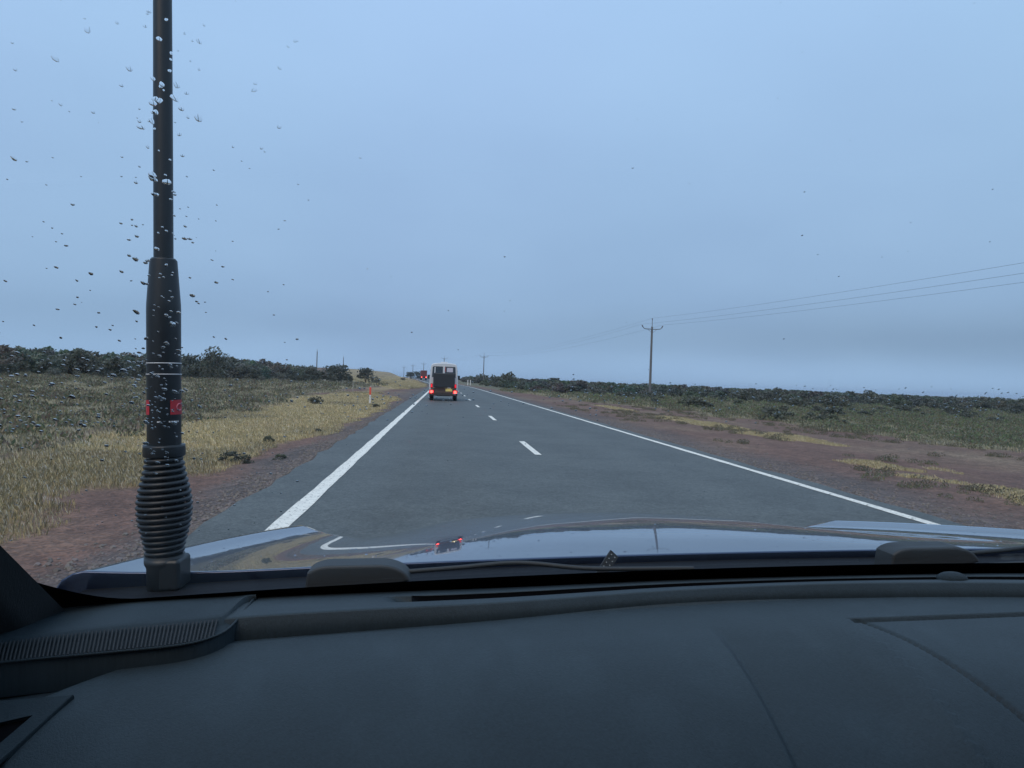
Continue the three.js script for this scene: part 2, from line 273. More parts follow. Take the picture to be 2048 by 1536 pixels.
// ---------------------------------------------------------------- scrub right of the road
{
  const r = rng(777), Gb = 'dark bushes of the scrub belt right of the road', Gs = 'low shrubs in front of the scrub belt';
  const edge = [[10.5, -300], [11.5, -220], [14, -160], [17.5, -122], [24, -98], [34, -88], [46, -82], [60, -80], [80, -82]];
  const at = t => { const f = clamp(t) * (edge.length - 1), i = Math.min(edge.length - 2, Math.floor(f)), a = f - i; return [mix(edge[i][0], edge[i + 1][0], a), mix(edge[i][1], edge[i + 1][1], a)]; };
  for (let row = 0; row < 5; row++) for (let k = 0; k < 32; k++) {
    const t = (k + 0.8 * (r() - 0.5) + 0.5 * (row % 2)) / 32; if (t < 0 || t > 1) continue;
    const [x0, z0] = at(t), x = x0 + row * 5.0 + (r() - 0.5) * 4, z = z0 - row * 7 - (r() - 0.5) * 9; if (r() < [0.5, 0.3, 0.15, 0.1, 0][row]) continue;
    const tallEnd = 1 - sstep(0.25, 0.6, t); const s = (0.5 + 0.75 * r() ** 2.5) * (1 + 0.75 * tallEnd) * (row === 0 ? 0.8 : 1);
    const where = x / -z < 0.07 ? 'between the camper and the second pole' : x / -z < 0.19 ? 'just right of the second pole' : x / -z < 0.31 ? 'left of the tall pole' : x / -z < 0.48 ? 'right of the tall pole' : x / -z < 0.7 ? 'far right of the tall pole' : 'near the right edge of view';
    plant('scrub_bush', `${['nearest', 'near', 'middle', 'rear', 'farthest'][row]} row green bush of the right scrub, ${where}`, 'bush', bushKinds[Math.floor(r() * 4)], x, z, s * (0.9 + 0.35 * r()), s, r() * 6.28, Gb);
  }
  for (const [x, z, s, kk, l] of [[12.6, -168, 1.35, 1, 'tall bush left of the far power pole, just past the camper'], [14.2, -150, 1.45, 1, 'dark rounded tree in the right scrub, right of the far power pole'], [17.6, -133, 1.35, 0, 'broad dark bush rising above the scrub between the two poles'], [72, -96, 1.15, 0, 'bush standing highest on the skyline at far right']])
    plant('scrub_bush', l, 'bush', bushKinds[kk], x, z, s, s, s * 9);
  // low saltbush in front, seen one by one
  for (let k = 0; k < 130; k++) {
    const t = r(), b = r() ** 0.8; const z = -mix(28, 95, b), x = 16.5 + 4 * r() + t * (6 + 0.8 * -z); const s = (0.6 + 0.9 * r() * r()) * (1 + 1.1 * b);
    plant('low_shrub', `low dark shrub ${b < 0.3 ? 'close to the red dirt' : b < 0.65 ? 'halfway to the scrub belt' : 'before the scrub belt'}, ${x / -z < 0.31 ? 'left of the tall pole' : x / -z < 0.55 ? 'right of the tall pole' : 'towards the right edge'}`, 'shrub', smallKinds[Math.floor(r() * 3)], x, z, s * 1.3, s * 0.9, r() * 6.28, Gs);
  }
  // beyond: scrub to the horizon, one mass
  const N = 2600, im = new THREE.InstancedMesh(bushKinds[3].crown, M.leaf, N); im.name = 'scrub_mass'; im.name = numbered('scrub_mass'); im.name = 'scrub_mass_001'; kind(im, 'stuff', 'low scrub stretching to the horizon at right'); im.userData.category = 'scrub';
  const m = new THREE.Matrix4(), q = new THREE.Quaternion(), up = new THREE.Vector3(0, 1, 0);
  for (let k = 0; k < N; k++) {
    const D = 92 + 700 * r() * r() * r() + 40 * r(), th = mix(0.03, 1.08, Math.pow(r(), 0.8)); const z = -D, x = Math.max(D * Math.tan(th * 0.8), 12 + roadShift(z) + 6 * r()) + 4 * r() + 0;
    const s = (0.6 + 0.6 * r()) * (1 + 0.35 * sstep(100, 300, D)); q.setFromAxisAngle(up, r() * 6.28);
    im.setMatrixAt(k, m.compose(new THREE.Vector3(x, land(x, z) - 0.08, z), q, new THREE.Vector3(s * 1.2, s * (0.75 + 0.35 * r()), s * 1.2))); im.setColorAt(k, RGB(0.55 + 0.4 * r(), 0.6 + 0.4 * r(), 0.55 + 0.4 * r()));
  }
  im.castShadow = im.receiveShadow = true; scene.add(im);
}

// ---------------------------------------------------------------- grass and ground cover
function tuft(seed, blades, h, w, cols, lean = 0.35) {
  const r = rng(seed), p = [], c = [], nn = [], ix = [];
  for (let i = 0; i < blades; i++) {
    const a = r() * 6.283, q = Math.sqrt(r()) * w, x = Math.cos(a) * q, z = Math.sin(a) * q, hh = h * (0.5 + 0.6 * r()), b = r() * 6.283, l = hh * lean * (0.3 + r()), tw = r() * 6.283, s = 0.0016 + 0.0026 * r();
    const col = cols[Math.floor(r() * cols.length)], k = 0.8 + 0.4 * r(), B = p.length / 3, cx = Math.cos(tw) * s, cz = Math.sin(tw) * s;
    p.push(x - cx, -0.02, z - cz, x + cx, -0.02, z + cz, x + Math.cos(b) * l * 0.4 + cx * 0.7, hh * 0.6, z + Math.sin(b) * l * 0.4 + cz * 0.7, x + Math.cos(b) * l, hh, z + Math.sin(b) * l);
    for (let v = 0; v < 4; v++) { c.push(...col.map(t => t * k)); nn.push(-Math.sin(tw), 1.6, Math.cos(tw)); }
    ix.push(B, B + 1, B + 2, B, B + 2, B + 3);
  }
  const g = new THREE.BufferGeometry(); g.setAttribute('position', new THREE.Float32BufferAttribute(p, 3)); g.setAttribute('normal', new THREE.Float32BufferAttribute(nn, 3)); g.setAttribute('color', new THREE.Float32BufferAttribute(c, 3)); g.setIndex(ix); return g;
}
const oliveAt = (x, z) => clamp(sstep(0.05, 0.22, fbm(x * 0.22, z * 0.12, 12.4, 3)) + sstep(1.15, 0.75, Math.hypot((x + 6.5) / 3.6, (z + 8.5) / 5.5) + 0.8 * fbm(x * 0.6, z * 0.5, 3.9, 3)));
function scatter(name, label, geo, mat, n, seed, pick, size) {
  const r = rng(seed), im = new THREE.InstancedMesh(geo, mat, n), m = new THREE.Matrix4(), q = new THREE.Quaternion(), up = new THREE.Vector3(0, 1, 0);
  let k = 0, guard = 0;
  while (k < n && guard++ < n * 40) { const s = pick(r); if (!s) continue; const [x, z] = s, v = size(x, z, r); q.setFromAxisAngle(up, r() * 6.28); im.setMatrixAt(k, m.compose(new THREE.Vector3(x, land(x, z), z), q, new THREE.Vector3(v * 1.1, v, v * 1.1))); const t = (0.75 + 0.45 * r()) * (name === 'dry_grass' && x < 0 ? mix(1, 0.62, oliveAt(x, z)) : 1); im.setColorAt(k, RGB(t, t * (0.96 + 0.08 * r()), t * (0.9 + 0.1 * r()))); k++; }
  im.count = k; im.name = numbered(name); kind(im, 'stuff', label); im.userData.category = name === 'dry_grass' ? 'grass' : 'ground cover'; im.castShadow = im.receiveShadow = true; scene.add(im);
}
{
  const dry = tuft(41, 64, 0.085, 0.21, [[0.68, 0.54, 0.28], [0.62, 0.49, 0.25], [0.70, 0.58, 0.33], [0.50, 0.42, 0.20]]);
  const gm = phys([1, 1, 1], 0.9, { vertexColors: true, side: THREE.DoubleSide, transmission: 0.4, thickness: 0 });
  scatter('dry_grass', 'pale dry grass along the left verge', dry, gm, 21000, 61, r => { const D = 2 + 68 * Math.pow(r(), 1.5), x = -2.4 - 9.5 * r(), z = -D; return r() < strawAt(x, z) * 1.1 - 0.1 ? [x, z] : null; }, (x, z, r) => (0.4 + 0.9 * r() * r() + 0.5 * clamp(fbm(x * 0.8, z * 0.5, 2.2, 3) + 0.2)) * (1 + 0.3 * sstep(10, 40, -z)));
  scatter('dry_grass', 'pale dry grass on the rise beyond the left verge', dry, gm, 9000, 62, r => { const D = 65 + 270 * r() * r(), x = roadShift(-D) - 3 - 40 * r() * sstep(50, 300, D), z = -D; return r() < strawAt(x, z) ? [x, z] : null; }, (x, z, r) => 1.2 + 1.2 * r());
  scatter('dry_grass', 'streaks of pale grass on the red dirt at right', dry, gm, 9000, 63, r => { const D = 3 + 50 * r(), x = 8.5 + 6 * r(), z = -D; return r() < strawAt(x, z) * 1.2 - 0.15 ? [x, z] : null; }, (x, z, r) => 0.4 + 0.6 * r() * r());
  const herb = (seed, cols) => { const r = rng(seed), L = []; for (let i = 0; i < 90; i++) { const a = r() * 6.283, q = Math.sqrt(r()) * 0.32, c = cols[Math.floor(r() * cols.length)]; L.push([Math.cos(a) * q, 0.02 + 0.26 * r() * (1 - q * 1.6), Math.sin(a) * q, 0.03 + 0.03 * r(), c.map(v => v * (0.8 + 0.4 * r())), 0.4, 0.5]); } return leaves(L); };
  const sage = tuft(42, 50, 0.11, 0.24, [[0.40, 0.355, 0.22], [0.34, 0.31, 0.19], [0.48, 0.41, 0.26], [0.29, 0.28, 0.17]]);
  scatter('ground_cover', 'short grey green grass beyond the straw band at left', sage, gm, 17000, 68, r => { const D = 8 + 110 * r() * r(), x = -5.5 - (8 + 0.6 * D) * r(), z = -D; return r() < greenAt(x, z) ? [x, z] : null; }, (x, z, r) => (0.6 + 0.8 * r()) * (1 + 1.2 * sstep(20, 100, -z)));
  scatter('ground_cover', 'grey green low cover beyond the dry grass at left', herb(71, [[0.15, 0.145, 0.085], [0.19, 0.17, 0.105], [0.12, 0.125, 0.07], [0.25, 0.215, 0.13]]), M.leaf, 1500, 64, r => { const D = 14 + 150 * r() * r(), x = -5.5 - (8 + 0.55 * D) * r(), z = -D; return r() < greenAt(x, z) ? [x, z] : null; }, (x, z, r) => (0.7 + 0.9 * r()) * (1 + sstep(20, 120, -z)));
  scatter('ground_cover', 'green low cover between the red dirt and the scrub at right', herb(72, [[0.175, 0.175, 0.092], [0.21, 0.20, 0.11], [0.28, 0.25, 0.15], [0.135, 0.14, 0.075]]), M.leaf, 4200, 65, r => { const D = 14 + 110 * r() * r(), x = 9 + (14 + 0.8 * D) * r(), z = -D; return r() < greenAt(x, z) ? [x, z] : null; }, (x, z, r) => (0.7 + 0.8 * r()) * (1 + sstep(20, 90, -z)));
  scatter('ground_cover', 'grey green grass among the shrubs at right', sage, gm, 26000, 69, r => { const D = 16 + 100 * r() * r(), x = 10 + (14 + 0.85 * D) * r(), z = -D; return r() < greenAt(x, z) * (0.4 + 1.6 * clamp(fbm(x * 0.09, z * 0.09, 4, 3) + 0.3)) ? [x, z] : null; }, (x, z, r) => (0.6 + 0.8 * r()) * (1 + 1.2 * sstep(20, 100, -z)));
  scatter('ground_cover', 'scattered weeds on the red dirt at right', herb(73, [[0.14, 0.14, 0.075], [0.2, 0.17, 0.1]]), M.leaf, 700, 66, r => { const D = 4 + 50 * r(), x = 8 + 12 * r(), z = -D; return fbm(x * 0.4, z * 0.3, 7.7, 3) > 0.08 ? [x, z] : null; }, (x, z, r) => 0.2 + 0.45 * r());
  // loose stones along the asphalt edges
  const st = new THREE.DodecahedronGeometry(0.022, 0); 
  scatter('gravel', 'loose stones along the asphalt edges', st, std([0.17, 0.14, 0.13], 0.9), 9000, 67, r => { const D = 3 + 45 * r() * r(), z = -D, s = r() < 0.5; const x = s ? ROAD_L - 0.02 - 0.9 * r() * r() : ROAD_R + 0.02 + 2.2 * r() * r(); return [x, z]; }, (x, z, r) => 0.4 + 1.1 * r() * r());
}

// ---------------------------------------------------------------- power poles and wires
const P = { timber: std([0.15, 0.148, 0.15], 0.9), steel: std([0.22, 0.23, 0.24], 0.55, { metalness: 0.4 }), glaze: std([0.10, 0.09, 0.09], 0.3), wire: std([0.10, 0.10, 0.11], 0.6) };
function powerPole(label, x, z, h, turn = 0, lean = 0, arms = true, group) {
  const t = thing('power_pole', label, 'power pole', [x, land(x, z) - 0.1, z], turn, group); t.rotation.z = lean;
  mesh('pole', rod([0, 0, 0], [0, h - 1.15, 0], 0.19, 0.13, 12), P.timber, t);
  if (!arms) { mesh('cap', rod([0, h - 1.15, 0], [0, h - 0.4, 0], 0.07, 0.05, 8), P.steel, t); return t; }
  const top = mesh('top_pin', rod([0, h - 1.15, 0], [0, h - 0.18, 0], 0.055, 0.045, 8), P.steel, t);
  mesh('insulator', new THREE.LatheGeometry([[0.03, 0], [0.10, 0.03], [0.04, 0.07], [0.09, 0.11], [0.03, 0.18]].map(a => new THREE.Vector2(...a)), 10).translate(0, h - 0.18, 0), P.glaze, top);
  for (const s of [-1, 1]) {
    const arm = mesh('crossarm', tube([[0, h - 1.5, 0.12], [s * 0.6, h - 1.47, 0.12], [s * 1.12, h - 1.42, 0.12], [s * 1.33, h - 1.25, 0.12]], 0.055, 16, 8), P.steel, t);
    mesh('insulator', new THREE.LatheGeometry([[0.03, 0], [0.10, 0.04], [0.04, 0.10], [0.10, 0.16], [0.04, 0.22], [0.08, 0.27], [0.02, 0.34]].map(a => new THREE.Vector2(...a)), 10).rotateZ(-s * 0.5).translate(s * 1.33, h - 1.25, 0.12), P.glaze, arm);
    mesh('brace', rod([0, h - 2.0, 0.12], [s * 0.72, h - 1.47, 0.12], 0.025, 0.025, 6), P.steel, t);
  }
  return t;
}
const poles = [[40.6, 58, 11], [28.2, -92, 11.0], [14.0, -240, 11.2], [0.35, -340, 11.6], [-11.2, -400, 9.6], [-19.5, -450, 9.2], [-28, -500, 8.6]];
const poleLabels = ['', 'tall timber power pole with upturned crossarm in the right scrub', 'second power pole down the line, right of the camper', 'faint power pole rising just above the camper roof', 'far faint pole above the distant truck', 'thin far pole left of the distant truck', 'thinnest farthest pole above the grassy rise'];
poles.forEach(([x, z, h], i) => { if (i) powerPole(poleLabels[i], x, z, h, i < 2 ? 0.05 : 0.1, 0, true, i > 3 ? 'farthest power poles' : undefined); });
powerPole('plain dark timber pole standing behind the left tree line', -38.5, -216, 9.6, 0, 0, false);
powerPole('small far pole above the left tree line, left of the round tree', -41, -290, 8.6, 0, 0, false);
for (let i = 0; i < 3; i++) for (const [k, lbl] of [[-1, 'left'], [0, 'top'], [1, 'right']]) {
  const [ax, az, ah] = poles[i], [bx, bz, bh] = poles[i + 1], A = [ax + k * 1.45, land(ax, az) + ah - (k ? 0.95 : 0.08), az], B = [bx + k * 1.45, land(bx, bz) + bh - (k ? 0.95 : 0.08), bz];
  const pts = Array.from({ length: 17 }, (_, j) => { const t = j / 16; return [mix(A[0], B[0], t), mix(A[1], B[1], t) - 1.5 * 4 * t * (1 - t), mix(A[2], B[2], t)]; });
  const w = mesh('power_wire', tube(pts, 0.008, 64, 5), P.wire); w.userData = { label: `${lbl} power wire sagging ${['over the right scrub towards the near tall pole', 'between the tall pole and the second pole', 'from the second pole on past the camper'][i]}`, category: 'wire', group: 'power wires' };
}

// ---------------------------------------------------------------- roadside marker posts
{
  const white = std([0.72, 0.71, 0.68], 0.6), red = std([0.75, 0.10, 0.06], 0.5), grey = std([0.33, 0.32, 0.29], 0.8);
  const post = (label, x, z, h, w, topper, m = white, g) => { const t = thing('marker_post', label, 'marker post', [x, land(x, z) - 0.05, z], 0, g); mesh('post', box(w, h, 0.03, 0, h / 2, 0, 0.01), m, t); if (topper) mesh('reflector_band', box(w + 0.008, h * topper, 0.038, 0, h * (1 - topper / 2) - 0.02, 0, 0.008), red, t); return t; };
  post('white roadside post with an orange red upper half, left verge', -4.15, -40.5, 1.06, 0.10, 0.42);
  post('plain grey post farther back on the left verge', -8.5, -67, 1.0, 0.08, 0, grey);
  post('white marker post right of the road just past the camper, left of two', 6.85, -190, 1.55, 0.22, 0);
  post('white marker post right of the road just past the camper, right of two', 7.6, -191, 1.55, 0.22, 0);
  post('pale marker post left of the distant truck at the bend', -14.5, -300, 1.3, 0.28, 0);
}

// ---------------------------------------------------------------- vehicles ahead
const V = { white: phys([0.60, 0.61, 0.62], 0.35, { clearcoat: 0.6 }), black: std([0.02, 0.022, 0.025], 0.55), dark: std([0.035, 0.03, 0.028], 0.7), glass: phys([0.015, 0.018, 0.02], 0.08, { clearcoat: 1 }), rubber: std([0.02, 0.02, 0.02], 0.9), rim: std([0.25, 0.25, 0.26], 0.4, { metalness: 0.7 }), plate: std([0.92, 0.84, 0.26], 0.5), lilac: std([0.55, 0.53, 0.60], 0.4), bumper: std([0.12, 0.085, 0.065], 0.6),
  red: std([0.5, 0.01, 0.015], 0.3, { emissive: RGB(1, 0.02, 0.04), emissiveIntensity: 0.8 }), hot: std([0.9, 0.1, 0.05], 0.3, { emissive: RGB(1, 0.13, 0.10), emissiveIntensity: 2.6 }), lens: std([0.30, 0.012, 0.015], 0.25) };
function wheel(parent, x, z, r, w) {
  const tyre = mesh('wheel', new THREE.LatheGeometry([[r * 0.55, -w / 2], [r * 0.92, -w / 2], [r, -w * 0.36], [r, w * 0.36], [r * 0.92, w / 2], [r * 0.55, w / 2]].map(a => new THREE.Vector2(...a)), 28).rotateZ(Math.PI / 2).translate(x, r, z), V.rubber, parent);
  mesh('rim', new THREE.CylinderGeometry(r * 0.56, r * 0.56, w * 0.8, 24).rotateZ(Math.PI / 2).translate(x, r, z), V.rim, tyre);
}
function lampLight(parent, x, y, z, power) { const l = new THREE.PointLight(0xff1a12, power, 12, 2); l.position.set(x, y, z); l.castShadow = true; parent.add(l); }
{
  const cz = -47.4, t = thing('camper_van', 'white high roofed camper van driving ahead with red tail lights on', 'van', [0.06, roadY(cz), cz]);
  // body: cross section swept along its length, tapering inwards above the waist, rounded roof
  const ring = (sc, top) => { const pts = [], W = 0.985 * sc; for (const [x, y] of [[-0.93, 0.42], [-0.985, 0.62], [-1, 1.0], [-0.99, 1.35], [-0.945, 1.95], [-0.915, 2.30], [-0.86, 2.47], [-0.74, 2.555], [-0.4, 2.595], [0, 2.605], [0.4, 2.595], [0.74, 2.555], [0.86, 2.47], [0.915, 2.30], [0.945, 1.95], [0.99, 1.35], [1, 1.0], [0.985, 0.62], [0.93, 0.42]]) pts.push([x * W, 0.42 + (y - 0.42) * top]); return pts; };
  const secs = [[0.02, 0.955, 0.975], [0, 0.985, 0.99], [-0.06, 1, 1], [-3.6, 1, 1], [-4.5, 0.99, 0.93], [-5.1, 0.96, 0.62], [-5.9, 0.9, 0.48], [-6.0, 0.85, 0.42]];
  const n = ring(1, 1).length; const body = grid(n - 1, secs.length - 1, (u, v) => { const k = Math.round(v * (secs.length - 1)), q = ring(secs[k][1], secs[k][2])[Math.round(u * (n - 1))]; return [q[0], q[1], secs[k][0]]; });
  const back = new THREE.Shape(ring(0.955, 0.975).map(a => new THREE.Vector2(...a)));
  const bm = mesh('body', [body, new THREE.ShapeGeometry(back).translate(0, 0, 0.02)], V.white, t); bm.material = V.white.clone(); bm.material.side = THREE.DoubleSide;
  const panel = (name, pts, d, m, z, par = t) => mesh(name, new THREE.ExtrudeGeometry(new THREE.Shape(pts.map(a => new THREE.Vector2(...a))), { depth: d, bevelEnabled: true, bevelSize: 0.008, bevelThickness: 0.008, bevelSegments: 2 }).translate(0, 0, z), m, par);
  const rw = panel('rear_window', [[-0.80, 1.62], [0.80, 1.62], [0.765, 2.30], [0.70, 2.345], [-0.70, 2.345], [-0.765, 2.30]], 0.012, V.glass, 0.022);
  panel('window_pillar', [[-0.665, 1.60], [-0.60, 1.60], [-0.585, 2.30], [-0.64, 2.30]], 0.02, V.white, 0.04, rw);
  panel('window_pillar', [[-0.07, 1.86], [0.06, 1.86], [0.06, 2.335], [-0.07, 2.335]], 0.02, V.white, 0.04, rw);
  panel('brake_light', [[0.07, 2.0], [0.11, 2.0], [0.11, 2.30], [0.07, 2.30]], 0.015, V.lens, 0.04, rw);
  panel('painted_daylight', [[0.20, 1.98], [0.60, 1.98], [0.60, 2.26], [0.20, 2.26]], 0.01, V.lilac, 0.04, rw);  // daylight seen through the van, painted as a pale opaque panel
  mesh('luggage_cover', box(1.46, 0.98, 0.30, 0.02, 1.40, 0.19, 0.07), V.black, t);
  mesh('rear_panel', box(1.72, 0.34, 0.03, 0, 0.72, 0.03, 0.01), V.bumper, t);
  const bp = mesh('bumper', box(1.92, 0.22, 0.20, 0, 0.46, 0.06, 0.05), V.dark, t); mesh('tow_bar', [box(0.07, 0.07, 0.3, 0, 0.36, 0.2), box(0.9, 0.06, 0.08, 0, 0.36, 0.02)], V.black, bp);
  mesh('roof_vent', box(0.5, 0.10, 0.5, 0, 2.64, -1.2, 0.03), V.white, t);
  mesh('number_plate', box(0.47, 0.19, 0.012, 0.37, 0.755, 0.055, 0.004), V.plate, t);
  const pl = mesh('plate_light', box(0.2, 0.02, 0.03, 0.37, 0.89, 0.07, 0.006), std([0.8, 0.8, 0.75], 0.4, { emissive: RGB(1, 0.9, 0.7), emissiveIntensity: 0.8 }), t); { const l = new THREE.PointLight(0xfff0d0, 0.05); l.position.set(0.37, 0.87, 0.30); l.castShadow = true; t.add(l); }
  for (const s of [-1, 1]) {
    const hi = mesh('tail_light', box(0.15, 0.30, 0.05, s * 0.81, 1.02, 0.035, 0.02), V.lens, t); mesh('glowing_bulb', box(0.10, 0.22, 0.02, s * 0.81, 1.03, 0.062, 0.008), V.red, hi);
    const lo = mesh('tail_light', box(0.33, 0.27, 0.06, s * 0.80, 0.615, 0.155, 0.03), V.lens, t); mesh('glowing_bulb', [new THREE.CylinderGeometry(0.10, 0.10, 0.02, 20).rotateX(Math.PI / 2).translate(s * 0.80, 0.615, 0.192)], V.hot, lo); mesh('glowing_ring', box(0.27, 0.2, 0.015, s * 0.80, 0.615, 0.182, 0.006), V.red, lo);
    lampLight(t, s * 0.80, 0.6, 0.32, 0.12); 
    const mir = mesh('side_mirror', box(0.20, 0.32, 0.08, s * 1.12, 1.62, -4.9, 0.03), V.black, t); mesh('mirror_arm', rod([s * 0.9, 1.55, -4.9], [s * 1.08, 1.55, -4.9], 0.02), V.black, mir);
    wheel(t, s * 0.83, -1.15, 0.36, 0.24); wheel(t, s * 0.83, -4.9, 0.36, 0.24);
    mesh('side_window', box(0.012, 0.55, 2.6, s * 0.945, 1.85, -2.2, 0.005), V.glass, t);
  }
}
{
  const cz = -292, t = thing('truck', 'dark red truck far ahead at the bend, half hidden by the camper', 'truck', [roadShift(cz) + 0.35, roadY(cz), cz], 0.07);
  const tm = std([0.13, 0.035, 0.032], 0.6);
  mesh('cargo_box', box(2.5, 2.7, 8, 0, 2.75, -4, 0.05), tm, t);
  mesh('chassis', box(2.3, 0.35, 8.2, 0, 1.05, -4.05, 0.03), V.dark, t);
  mesh('cab', box(2.4, 2.4, 2.2, 0, 2.1, -9.4, 0.15), tm, t);
  for (const s of [-1, 1]) { const l = mesh('tail_light', box(0.5, 0.42, 0.06, s * 0.95, 1.25, 0.06, 0.02), V.lens, t); mesh('glowing_bulb', box(0.44, 0.36, 0.02, s * 0.95, 1.25, 0.1, 0.008), V.hot, l); lampLight(t, s * 0.95, 1.25, 0.3, 0.6); wheel(t, s * 1.0, -1.4, 0.5, 0.5); wheel(t, s * 1.0, -2.7, 0.5, 0.5); wheel(t, s * 1.05, -9.2, 0.5, 0.3); }
  const far = [[-15.5, -330, 1.0, 'dark tree clump behind the distant truck, left one', 1], [-12.5, -336, 1.1, 'dark tree clump behind the distant truck, right one', 4]];
  for (const [x, z, s, l, k] of far) plant('scrub_tree', l, 'tree', treeKinds[k], x, z, s, s * 0.8, 2);
}

// ---------------------------------------------------------------- the car we sit in
// Its parts are laid out in its own axes (x right, y up, z back) about the eye point, and rolled with the camber of the lane.
const car = thing('car', 'dark blue four wheel drive seen from its front seat, bonnet, dashboard and windscreen', 'car', [0.4, 0, 0]);
const seat = new THREE.Matrix4().makeTranslation(0, EYE, 0).multiply(new THREE.Matrix4().makeRotationZ(ROLL)); seat.premultiply(new THREE.Matrix4().makeTranslation(-0.4, 0, 0));
function part(name, geo, mat, parent = car) { const m = mesh(name, geo, mat, parent); m.geometry = m.geometry.clone().applyMatrix4(seat); return m; }
function sampled(pts) {                                             // smooth curve through [t, value...]; constant beyond its ends
  return t => { const n = pts.length; if (t <= pts[0][0]) return pts[0].slice(1); if (t >= pts[n - 1][0]) return pts[n - 1].slice(1); let i = 0; while (pts[i + 1][0] < t) i++; const a = pts[Math.max(0, i - 1)], b = pts[i], c = pts[i + 1], d = pts[Math.min(n - 1, i + 2)], f = (t - b[0]) / (c[0] - b[0]);
    return b.slice(1).map((_, q) => { q++; const m0 = (c[q] - a[q]) / (c[0] - a[0]) * (c[0] - b[0]), m1 = (d[q] - b[q]) / (d[0] - b[0]) * (c[0] - b[0]), f2 = f * f, f3 = f2 * f; return (2 * f3 - 3 * f2 + 1) * b[q] + (f3 - 2 * f2 + f) * m0 + (-2 * f3 + 3 * f2) * c[q] + (f3 - f2) * m1; }); };
}
const g1 = tileNoise(81, 256), g2 = tileNoise(82, 90), g3 = tileNoise(83, 7), g4 = tileNoise(84, 23);
const grain = tex(1024, (u, v) => 0.5 * g1(u, v) + 0.5 * g2(u, v), 9, false);
const dusty = tex(512, (u, v) => { const s = g3(u, v) * 0.6 + g4(u, v) * 0.4; return 0.585 + 0.05 * (g1(u, v) - 0.5) + 0.03 * sstep(0.5, 0.8, s) - 0.012 * sstep(0.45, 0.25, s); }, 2.2);
const K = {
  paint: phys([0.035, 0.055, 0.115], 0.28, { metalness: 0.75, clearcoat: 1, clearcoatRoughness: 0.015 }),
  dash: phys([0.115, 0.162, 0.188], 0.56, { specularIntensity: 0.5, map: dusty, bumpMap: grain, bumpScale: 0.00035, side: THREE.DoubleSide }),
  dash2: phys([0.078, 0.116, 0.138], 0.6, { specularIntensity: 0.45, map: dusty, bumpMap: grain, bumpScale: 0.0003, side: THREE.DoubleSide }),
  trim: std([0.03, 0.032, 0.034], 0.75, { bumpMap: grain, bumpScale: 0.0003, side: THREE.DoubleSide }),
  black: phys([0.004, 0.004, 0.005], 0.9, { specularIntensity: 0.1, side: THREE.DoubleSide }),
  rubber: std([0.020, 0.022, 0.024], 0.6), wiper: std([0.024, 0.028, 0.031], 0.6), antenna: std([0.011, 0.014, 0.017], 0.42), headliner: std([0.16, 0.155, 0.145], 0.95, { side: THREE.DoubleSide }),
  glass: phys([0.97, 0.985, 0.99], 0.0, { transmission: 1, thickness: 0, ior: 1.5, side: THREE.DoubleSide }), water: phys([1, 1, 1], 0.0, { transmission: 1, thickness: 0.002, ior: 1.33 }),
  tinted: phys([0.35, 0.37, 0.37], 0.0, { transmission: 1, thickness: 0, ior: 1.5, side: THREE.DoubleSide }),
  cowl: phys([0.008, 0.010, 0.014], 0.75, { specularIntensity: 0.35, side: THREE.DoubleSide }),
  red: std([0.45, 0.02, 0.03], 0.5), white: std([0.6, 0.6, 0.6], 0.5),
};

// --- bonnet
const BX = 0.40;
function bonnet(v, s1) {                                            // v -1..1 across, s1 metres forward of the rear edge
  const sr = 1.115 - 0.057 * v * v, s = sr + s1, half = mix(0.92, 0.80, clamp(s1 / 0.95)), a = Math.abs(v);
  let y = -(0.292 + 0.115 * s1 + 0.028 * s1 * s1 + 0.042 * s1 * sstep(0.42, 0.82, a));
  const bulge = 1 - sstep(0.12, 0.66, a);
  y += bulge * 0.023 * (1 - Math.exp(-s1 / 0.66)) ;
  y += (0.012 + 0.038 * clamp(s1 / 0.95)) * (v > 0 ? 0.6 : 1) * Math.pow(clamp((a - 0.72) / 0.28), 2.2);
  return [BX + v * half, y, -s];
}
{
  const L = 0.95, nose = [[0.02, 0.004], [0.04, 0.014], [0.055, 0.03], [0.065, 0.06], [0.07, 0.12]];
  const side = [[0.015, 0.003], [0.03, 0.012], [0.042, 0.03], [0.05, 0.07], [0.055, 0.16], [0.055, 0.40]];
  const nu = 120, nv = 90, su = side.length, sv = nose.length, NU = nu + 2 * su, NV = nv + sv + 3;
  const lip = [[0.05, 0.06], [0.004, 0.012], [0.001, 0.003]];
  const geo = grid(NU, NV, (a, b) => {
    let i = Math.round(a * NU) - su, j = Math.round(b * NV) - 3, dx = 0, dy = 0, dz = 0;
    if (i < 0) { dx = -side[-i - 1][0]; dy -= side[-i - 1][1]; i = 0; } else if (i > nu) { dx = side[i - nu - 1][0]; dy -= side[i - nu - 1][1]; i = nu; }
    let s1 = clamp(j / nv) * L;
    if (j < 0) { const q = lip[j + 3]; dz = -q[0] * 0.35; dy -= q[1]; } else if (j > nv) { const q = nose[j - nv - 1]; dz = -q[0]; dy -= q[1]; }
    const p = bonnet(i / nu * 2 - 1, s1); return [p[0] + dx, p[1] + dy, p[2] + dz];
  });
  part('bonnet', geo, K.paint);
  // front wings, grille face and cowl
  part('front_face', grid(20, 6, (a, b) => { const p = bonnet(a * 2 - 1, L); return [p[0], p[1] - 0.12 - b * 0.45, p[2] - 0.07 + 0.02 * b]; }), K.rubber);
  part('cowl_panel', grid(60, 6, (a, b) => { const v = a * 2.0 - 1.0, p = bonnet(v, 0); return [p[0], mix(-0.306, -0.288, b) - 0.004 * v * v, mix(p[2] - 0.02, -0.90 + 0.06 * v * v, b)]; }), K.cowl);
}
